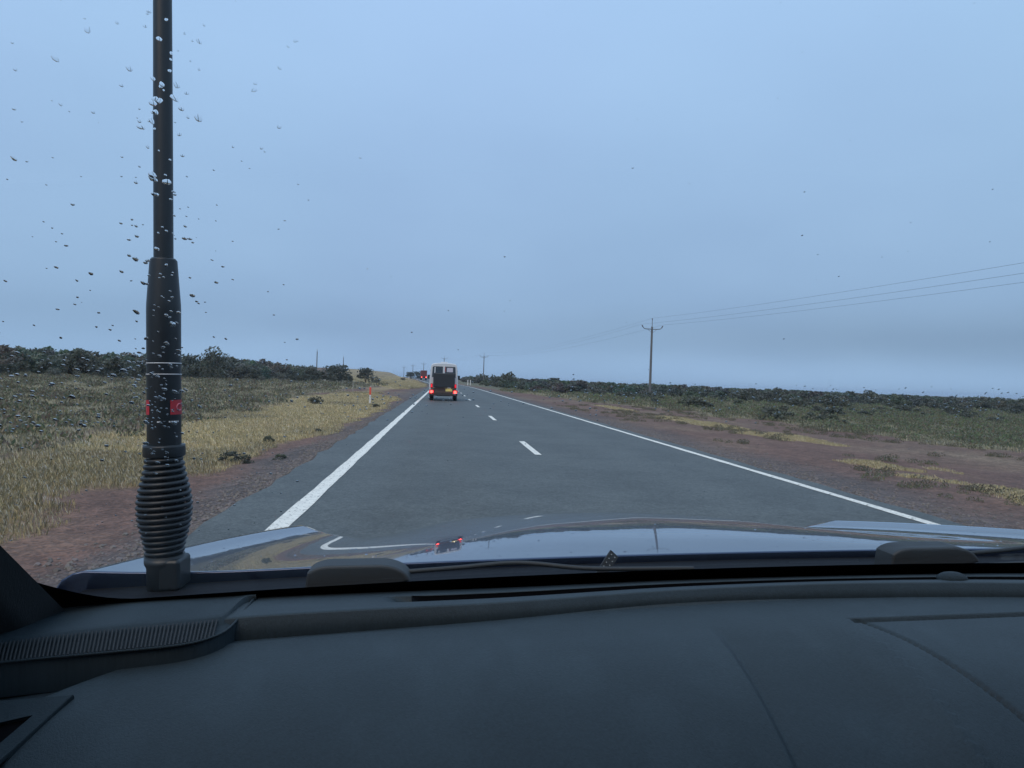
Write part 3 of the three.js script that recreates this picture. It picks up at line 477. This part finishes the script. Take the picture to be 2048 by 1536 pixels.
{ // a few beads of rain standing on the bonnet
  const r = rng(313), gs = []; for (let k = 0; k < 150; k++) { const p = bonnet(r() * 1.9 - 0.95, 0.03 + 0.5 * r() * r()), q = 0.0008 + 0.0022 * r() * r(); gs.push(new THREE.SphereGeometry(q, 8, 5).scale(1, 0.45, 1).translate(p[0], p[1] + q * 0.1, p[2])); }
  kind(part('rain_beads', gs, phys([1, 1, 1], 0.0, { transmission: 1, thickness: 0.002, ior: 1.33 }), car.children.find(o => o.name === 'bonnet')), 'stuff');
}
// --- windscreen
const RAKE = 0.80;
function glassAt(x, t) {                                            // t metres up from the lower edge
  const w = (x - BX) / 0.95, s0 = 0.905 - 0.055 * w * w; return [x, -0.272 - 0.010 * w * w + t, -(s0 - t / RAKE)];
}
const GT = 0.50;
const screenL = t => mix(-0.446, -0.40, clamp(t / GT)), screenR = t => 2 * BX - screenL(t);
const screen = part('windscreen', grid(40, 30, (a, b) => glassAt(mix(screenL(b * GT), screenR(b * GT), a), b * GT)), K.glass);
{ // black ceramic border along the foot of the glass, wider and rounded into the corners
  const inner = p => [p[0], p[1] - 0.0012, p[2] + 0.002];
  const cornerT = x => { const d = x - screenL(0); const e = screenR(0) - x, m = Math.min(d, e); return 0.024 + (m < 0.10 ? 0.055 * Math.pow(1 - m / 0.10, 2.2) : 0); };
  part('screen_border', grid(160, 2, (a, b) => { const x = mix(screenL(0) - 0.06, screenR(0) + 0.06, a); return inner(glassAt(x, mix(-0.03, cornerT(clamp(x, screenL(0), screenR(0))), b))); }), K.black, screen);
}
// rain: many small flattened beads of water on the outside of the glass
{
  const r = rng(909), P0 = [], ix = [], N0 = [], ring = 8;
  const bead = (x, t, rad, el = 1, ang = 0) => {
    const p = new THREE.Vector3(...glassAt(x, t)), e1 = new THREE.Vector3(...glassAt(x + 0.001, t)).sub(p).normalize(), e2 = new THREE.Vector3(...glassAt(x, t + 0.001)).sub(p).normalize(), n = new THREE.Vector3().crossVectors(e2, e1).normalize(); if (n.z > 0) n.negate();
    p.addScaledVector(n, 0.0006); const b = P0.length / 3, ca = Math.cos(ang), sa = Math.sin(ang), hgt = rad * 0.5, wob = Array.from({ length: ring }, () => 0.82 + 0.3 * r());
    const put = (u, v, h) => { const q = p.clone().addScaledVector(e1, u * ca - v * sa).addScaledVector(e2, u * sa + v * ca).addScaledVector(n, h); P0.push(q.x, q.y, q.z); };
    for (const [f, h] of [[1, 0], [0.96, 0.25], [0.78, 0.62], [0.42, 0.92]]) for (let i = 0; i < ring; i++) { const a = i / ring * 6.2832; put(Math.cos(a) * rad * f * wob[i], Math.sin(a) * rad * f * el * wob[i], h * hgt); }
    put(0, 0, hgt); put(0, 0, 0); const top = b + 32, bot = b + 33;
    for (let i = 0; i < ring; i++) { const j = (i + 1) % ring; for (let k = 0; k < 3; k++) { const a = b + k * 8 + i, c = b + k * 8 + j; ix.push(a, c, c + 8, a, c + 8, a + 8); } ix.push(b + 24 + i, b + 24 + j, top, b + j, b + i, bot); }
  };
  // positions on the glass: x across, t up. The wiper misses the left side; mist elsewhere is fine
  const drop = (slope, t, ...q) => { let x = -0.2; for (let i = 0; i < 4; i++) x = slope * -glassAt(x, t)[2]; bead(x, t, ...q); };
  for (let k = 0; k < 260; k++) { const t = 0.12 + 0.38 * r(); drop(-0.62 + 0.42 * r(), t, 0.0005 + 0.0013 * r() * r(), 0.8 + 0.7 * r(), r() * 3); }
  for (let k = 0; k < 210; k++) { const t = 0.19 + 0.29 * r(); drop(-0.387 + 0.07 * (r() + r() - 1), t, 0.0006 + 0.0019 * r() * r(), 0.8 + 0.8 * r(), r() * 3); }
  for (let k = 0; k < 190; k++) drop(-0.62 + 0.24 * r(), 0.235 + 0.06 * r(), 0.0007 + 0.0019 * r() * r(), 0.6 + 0.4 * r(), 0.4 * (r() - 0.5));
  for (let k = 0; k < 400; k++) { const a = -0.45 + 1.4 * r(); drop(a, 0.266 - 0.012 * r() - 0.03 * r() * r() + 0.014 * r() - 0.012 * Math.max(0, a), 0.00045 + 0.0007 * r(), 0.9, 0.3); }
  for (let k = 0; k < 110; k++) drop(-0.6 + 1.5 * r(), 0.10 + 0.39 * r(), 0.0003 + 0.0006 * r() * r(), 1, 0);
  const g = new THREE.BufferGeometry(); g.setAttribute('position', new THREE.Float32BufferAttribute(P0, 3)); g.setIndex(ix); g.computeVertexNormals();
  kind(part('raindrops', g, K.water, screen), 'stuff');
}
// --- pillars, roof and cabin shell
{
  const pl = s => { const e = (t, o, f) => { const x = s < 0 ? screenL(t) : screenR(t), p = glassAt(x, t); return [p[0] + s * o, p[1] - f * 0.5, p[2] + f]; };
    return part('windscreen_pillar', grid(6, 14, (a, b) => { const t = mix(-0.16, GT, b), A = e(t, -0.022, 0.012), B = e(t, -0.006, 0.05), C = e(t, 0.10, 0.13); const u = a * 2; const q = u < 1 ? A.map((v, i) => mix(v, B[i], u)) : B.map((v, i) => mix(v, C[i], u - 1)); return q; }), K.trim); };
  pl(-1); pl(1);
  const zt = glassAt(BX, GT), yT = zt[1], zf = zt[2];
  part('roof', [box(1.9, 0.05, 2.6, BX, yT + 0.03, zf + 1.33, 0.02)], K.headliner);
  const rear = zf + 2.6;
  for (const s of [-1, 1]) {
    const x = BX + s * 0.93, d = part('door', [box(0.06, 0.62, 2.5, x, -0.55, rear - 1.2, 0.02)], K.trim);
    part('door_pillar', [box(0.07, 0.62, 0.12, x - s * 0.02, 0.06, 0.55, 0.02), box(0.07, 0.62, 0.5, x - s * 0.02, 0.06, 1.7, 0.02)], K.trim, d);
    part('side_glass', box(0.005, 0.56, 2.2, x, 0.05, 0.75), K.tinted, d);
  }
  const tg = part('tailgate', [box(1.9, 0.7, 0.06, BX, -0.5, rear, 0.02), box(1.9, 0.16, 0.06, BX, 0.16, rear, 0.02)], K.trim); part('rear_glass', box(1.8, 0.26, 0.005, BX, -0.03, rear), K.tinted, tg);
  part('added_rear_seat', box(1.5, 0.95, 0.2, BX, -0.35, 1.5, 0.06), K.trim);  // unseen seat back, added to keep light from behind off the dashboard
  part('floor', box(1.9, 0.06, 3.2, BX, -0.92, 0.6), K.trim);
  part('bulkhead', box(1.9, 0.6, 0.04, BX, -0.62, -0.86), K.trim);
  for (const sx of [0, 0.8]) { const st = part('seat', [box(0.52, 0.16, 0.52, sx, -0.62, 0.42, 0.06), box(0.50, 0.66, 0.16, sx, -0.22, 0.74, 0.06)], K.trim); part('headrest', box(0.28, 0.18, 0.10, sx, 0.20, 0.78, 0.04), K.trim, st); }
  const wheels = [[-0.86, -1.45], [0.86, -1.45], [-0.86, 1.4], [0.86, 1.4]]; for (const [x, z] of wheels) wheel(car, x, z, 0.39, 0.27);
}
// --- dashboard: swept strips from the glass towards the seats
const dashboard = new THREE.Group(); dashboard.name = 'dashboard'; dashboard.userData.label = 'dark grey grained plastic dashboard'; car.add(dashboard);
const cFront = sampled([[-0.80, 0.345], [-0.516, 0.319], [-0.27, 0.308], [0.083, 0.305], [0.353, 0.301], [0.622, 0.302], [0.912, 0.307], [1.3, 0.325], [1.7, 0.36]]);
const cTop = sampled([[-0.34, 0.340], [-0.291, 0.335], [-0.132, 0.330], [0.083, 0.326], [0.353, 0.316], [0.622, 0.314], [0.912, 0.322], [1.3, 0.342], [1.7, 0.38]]);
const cBot = sampled([[-0.34, 0.374], [-0.311, 0.370], [-0.132, 0.362], [0.083, 0.352], [0.353, 0.336], [0.622, 0.337], [0.912, 0.345], [1.3, 0.366], [1.7, 0.405]]);
const pt = (t, ty, y) => [t * (y / ty), -y, -(y / ty)];             // point at height -y where the sight line t, ty meets it
const F = t => pt(t, cFront(t)[0], 0.2645), T = t => pt(t, cTop(t)[0], 0.2585), B = t => { const q = T(t), s = -q[2] - 0.009; return [t * s, -cBot(t)[0] * s, -s]; };
const lerp3 = (a, b, f) => a.map((v, i) => mix(v, b[i], f));
{
  // ledge with the demister slot let into it
  const rows = [[-0.10, 0.03], [0, 0], [0.26, 0], [0.31, 0.0015], [0.34, 0.014], [0.62, 0.016], [0.66, 0.0015], [0.71, 0], [0.93, 0], [0.985, 0.0006], [1.0, 0.002]];
  part('front_ledge', grid(300, rows.length - 1, (a, b) => { const t = mix(-0.33, 1.7, a), [f, d] = rows[Math.round(b * (rows.length - 1))], sl = sstep(-0.085, -0.045, t) * (f > 0.2 && f < 0.72 ? 1 : f < 0 || f > 0.9 ? 1 / Math.max(1e-6, 1) : 0), q = lerp3(F(t), T(t), f); q[1] -= d * (f > 0.2 && f < 0.72 ? sl : 1); return q; }), K.dash, dashboard);
  part('demister_vent_shade', grid(200, 2, (a, b) => { const t = mix(-0.045, 1.6, a), [f, d] = [[0.318, 0.001], [0.345, 0.0125], [0.625, 0.0125]][Math.round(b * 2)], q = lerp3(F(t), T(t), f); q[1] -= d * sstep(-0.05, -0.02, t); return q; }), K.black, dashboard);  // black lining over the lit slot walls, shade put in as colour
  part('sun_sensor', new THREE.SphereGeometry(0.02, 20, 10, 0, 6.283, 0, 1.5708).scale(1, 0.45, 0.7).translate(...lerp3(F(0.79), T(0.79), 0.62)), K.dash2, dashboard);
  // riser below the ledge
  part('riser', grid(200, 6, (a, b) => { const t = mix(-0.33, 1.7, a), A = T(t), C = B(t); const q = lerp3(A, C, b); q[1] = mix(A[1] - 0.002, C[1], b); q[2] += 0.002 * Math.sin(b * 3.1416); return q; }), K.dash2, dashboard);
}
function padY(x, s) {                                               // height of the big top pad
  const w = clamp((0.79 - s) / 0.36);
  let y = -0.2745 - 0.0035 * sstep(0.0, -0.3, x) - 1.7 * Math.max(0, 0.715 - s) ** 2 - 0.02 * sstep(-0.30, -0.62, x) * w;
  const tr = sstep(0.288, 0.305, x) * (1 - sstep(0.40, 0.475, x)) * sstep(0.765, 0.70, s); y -= 0.018 * tr * sstep(0.76, 0.60, s) + 0.003 * tr;      // trough down the middle
  const gr = (d, wd, dp) => -dp * Math.exp(-((d / wd) ** 2));                                                                                       // seams of the tray lid at right
  if (x > 0.462) { y += gr(s - 0.742, 0.0022, 0.006); if (s < 0.746) y -= 0.0025 * sstep(0.746, 0.738, s); }
  if (s < 0.744) y += gr(x - (0.474 + 0.31 * (0.744 - s)), 0.0018, 0.006);
  const fold = x - (-0.236 - 1.125 * (0.76 - s)); y -= 0.014 * sstep(0.004, -0.030, fold);                                                           // pad rolls down to the left panel
  return y;
}
part('top_pad', grid(520, 260, (a, b) => {
  const t = mix(-0.95, 1.7, a), q = B(t), sB = -q[2]; const s = mix(sB, 0.36, b); let x = t * mix(sB, 0.62, b);
  let y = mix(Math.min(q[1], padY(x, s) ), padY(x, s), sstep(0, 0.05, b)); if (b === 0) y = q[1];
  if (s < 0.43) y -= 3 * (0.43 - s) ** 2; return [x, y, -s];
}), K.dash, dashboard);
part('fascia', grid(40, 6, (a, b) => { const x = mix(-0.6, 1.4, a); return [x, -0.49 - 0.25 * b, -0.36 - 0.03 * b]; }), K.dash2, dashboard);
// left corner panel with its ribbed grille
{
  const gTop = sampled([[-0.9, 0.40], [-0.599, 0.362], [-0.47, 0.3495], [-0.304, 0.339], [-0.255, 0.330]]), gBot = sampled([[-0.9, 0.42], [-0.6, 0.392], [-0.438, 0.382], [-0.36, 0.376], [-0.318, 0.366], [-0.295, 0.352], [-0.262, 0.310]]);
  const Yp = 0.2635, rows = 14;
  const end = t => sstep(-0.27, -0.31, t);
  const row = (t, f) => { const a = F(t), m = pt(t, mix(cFront(t)[0] + 0.002, gTop(t)[0], end(t)), Yp - 0.003), z = pt(t, Math.max(gBot(t)[0], cFront(t)[0] + 0.003), Yp + 0.002); return f < 0.5 ? lerp3(a, m, f * 2) : lerp3(m, z, f * 2 - 1); };
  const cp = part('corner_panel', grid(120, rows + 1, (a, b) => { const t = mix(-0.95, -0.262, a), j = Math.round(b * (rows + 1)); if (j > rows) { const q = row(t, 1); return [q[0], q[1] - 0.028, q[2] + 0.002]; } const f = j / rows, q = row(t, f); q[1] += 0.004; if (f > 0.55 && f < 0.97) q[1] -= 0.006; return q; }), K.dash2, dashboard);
  const bars = []; for (let k = 0; k < 62; k++) { const t = mix(-0.64, -0.315, k / 61), a = row(t, 0.53), b = row(t - 0.006, 0.955); a[1] += 0.0025; b[1] += 0.0025; bars.push(rod(a, b, 0.0011, 0.0011, 5)); }
  kind(part('speaker_grille', bars, K.trim, dashboard), 'stuff');
  const edge = []; for (let k = 0; k <= 40; k++) { const t = mix(-0.66, -0.262, k / 40), q = row(t, 1); edge.push([q[0], q[1] + 0.004, q[2] + 0.0012]); }
  part('panel_seam', tube(edge, 0.0013, 160, 6), K.dash, dashboard);
}
// side air vent in the lower left corner
{
  const sh = new THREE.Shape([[-0.2, -0.012], [0, 0], [-0.058, -0.19], [-0.2, -0.19]].map(a => new THREE.Vector2(...a)));
  const hole = (...p) => sh.holes.push(new THREE.Path(p.map(a => new THREE.Vector2(...a))));
  hole([-0.18, -0.040], [-0.056, -0.036], [-0.044, -0.085], [-0.062, -0.135], [-0.18, -0.11]); hole([-0.046, -0.030], [-0.020, -0.022], [-0.033, -0.062], [-0.040, -0.060]);
  const tilt = -1.27, g = new THREE.ExtrudeGeometry(sh, { depth: 0.016, bevelEnabled: true, bevelSize: 0.0015, bevelThickness: 0.002, bevelSegments: 2 }); g.rotateX(tilt); g.translate(-0.329, -0.2985, -0.652);
  part('side_vent', g, K.dash2, dashboard);
  part('vent_shade', new THREE.PlaneGeometry(0.175, 0.13).translate(-0.105, -0.08, 0.014).rotateX(tilt).translate(-0.329, -0.2985, -0.652), K.black, dashboard);  // black sheet stands in for the shade inside the vent holes
}
// --- wipers at rest on the cowl
for (const [x0, x1, y0, s, lbl] of [[-0.185, -0.05, -0.270, 1.0, 'left'], [0.665, 0.80, -0.266, 1.0, 'right']]) {
  const w = new THREE.Group(); w.name = 'wiper'; car.add(w); const cx = (x0 + x1) / 2, L = x1 - x0;
  const sh = new THREE.Shape(); sh.moveTo(-L / 2, -0.016); sh.lineTo(-L / 2 + 0.004, 0.006); sh.quadraticCurveTo(-L / 2 + 0.012, 0.013, -L / 2 + 0.03, 0.0135); sh.lineTo(L / 2 - 0.035, 0.013); sh.quadraticCurveTo(L / 2 - 0.008, 0.010, L / 2, -0.004); sh.lineTo(L / 2 - 0.03, -0.011); sh.lineTo(-L / 2 + 0.07, -0.018); sh.closePath();
  part('arm_cover', new THREE.ExtrudeGeometry(sh, { depth: 0.035, bevelEnabled: true, bevelSize: 0.004, bevelThickness: 0.004, bevelSegments: 3 }).translate(cx, y0 - 0.004, -s), K.wiper, w);
  part('arm', tube([[x1 - 0.02, y0 - 0.006, -s + 0.01], [x1 + 0.07, y0 - 0.004, -s], [x1 + 0.16, y0 - 0.002, -s - 0.01], [x1 + 0.26, y0 - 0.010, -s], [x1 + 0.42, y0 - 0.012, -s + 0.01]], 0.0035, 60, 8), K.wiper, w);
  part('blade', [tube([[x1 - 0.05, y0 - 0.022, -s + 0.03], [x1 + 0.1, y0 - 0.018, -s + 0.03], [x1 + 0.3, y0 - 0.02, -s + 0.035], [x1 + 0.5, y0 - 0.024, -s + 0.035]], 0.005, 50, 6)], K.rubber, w);
}
// perforated intake in the cowl
{ const put = g => g.rotateX(1.15).rotateZ(-0.75).translate(0.245, -0.283, -1.02), pl = part('cowl_intake', put(new THREE.BoxGeometry(0.016, 0.003, 0.048)), K.rubber);
  kind(part('mesh_dots', Array.from({ length: 12 }, (_, i) => put(new THREE.SphereGeometry(0.0013, 6, 4).translate(((i % 2) - 0.5) * 0.007, 0.002, (Math.floor(i / 2) - 2.5) * 0.0075))), std([0.22, 0.24, 0.24], 0.5), pl), 'stuff'); }
// --- radio antenna on its sprung base, beside the bonnet's rear corner
{
  const an = new THREE.Group(); an.name = 'antenna'; an.userData.label = 'thick black radio antenna on a ribbed spring base'; car.add(an);
  const s = 1.05, ax = -0.404, at = (r, y) => new THREE.Vector2(r, y), lathe = (p, n = 32) => new THREE.LatheGeometry(p.map(a => at(...a)), n).translate(ax, 0, -s);
  const px = w => w / 2 / 1380 * s * 0.965;
  part('whip', lathe([[px(36), 0.165], [px(35.5), 0.35], [px(34), 0.548], [px(32), 0.85], [0.001, 0.852]]), K.antenna, an);
  const sl = part('sleeve', lathe([[0.001, 0.174], [px(44), 0.174], [px(50), 0.171], [px(62), 0.108], [px(62.5), 0.10], [px(62), -0.098], [0.001, -0.098]]), K.antenna, an);
  for (const y of [0.022, 0.006]) part('ring', new THREE.TorusGeometry(px(62.5), 0.0008, 6, 40).rotateX(Math.PI / 2).translate(ax, y, -s), K.white, sl);
  const wrap = (a, R) => [ax + Math.sin(a + 0.367) * R, -s + Math.cos(a + 0.367) * R];
  for (const [a0, a1] of [[0.35, 1.45], [-1.6, -0.95]]) { const em = part('red_emblem', grid(16, 4, (u, v) => { const [x, z] = wrap(mix(a0, a1, u), px(62.5) + 0.0004); return [x, mix(-0.052, -0.031, v), z]; }), K.red, sl); }
  part('emblem_mark', tube(Array.from({ length: 9 }, (_, k) => { const q = k / 8 * 5.2 + 0.4, [x, z] = wrap(0.98 + 0.22 * Math.cos(q), px(62.5) + 0.0008); return [x, -0.0415 + 0.0048 * Math.sin(q), z]; }), 0.0009, 24, 5), std([0.62, 0.16, 0.2], 0.5), sl);
  part('lettering', [-0.35, -0.25, 0.3, 0.45, 0.6, 0.72, 0.86].map(a => { const [x, z] = wrap(a, px(62.5) + 0.0005); return box(0.0022, 0.0020, 0.0006, 0, 0, 0).rotateY(a + 0.367).translate(x, -0.062, z); }), K.white, sl);
  part('collar', lathe([[0.001, -0.096], [px(76), -0.096], [px(77), -0.099], [px(77), -0.112], [px(70), -0.114], [0.001, -0.114]]), K.antenna, an);
  const pts = [], turns = 17; for (let i = 0; i <= turns * 28; i++) { const f = i / (turns * 28), y = mix(-0.116, -0.258, f), w = 72 + 30 * Math.pow(Math.sin(Math.PI * clamp((f - 0.02) / 0.96)), 1.6), a = i / 28 * 6.2832; pts.push(new THREE.Vector3(ax + Math.cos(a) * px(w - 8), y, -s + Math.sin(a) * px(w - 8))); }
  part('spring', new THREE.TubeGeometry(new THREE.CatmullRomCurve3(pts), turns * 28, 0.0037, 8), K.antenna, an);
  part('spring_core', lathe([[px(52), -0.113], [px(60), -0.15], [px(74), -0.185], [px(60), -0.225], [px(52), -0.262]]), K.antenna, an);
  part('base', [lathe([[0.001, -0.256], [px(74), -0.256], [px(74), -0.268], [px(66), -0.274], [px(64), -0.31], [0.001, -0.31]]), box(0.03, 0.045, 0.05, ax + 0.014, -0.282, -s, 0.006)], K.antenna, an);
}
renderer.render(scene, camera);
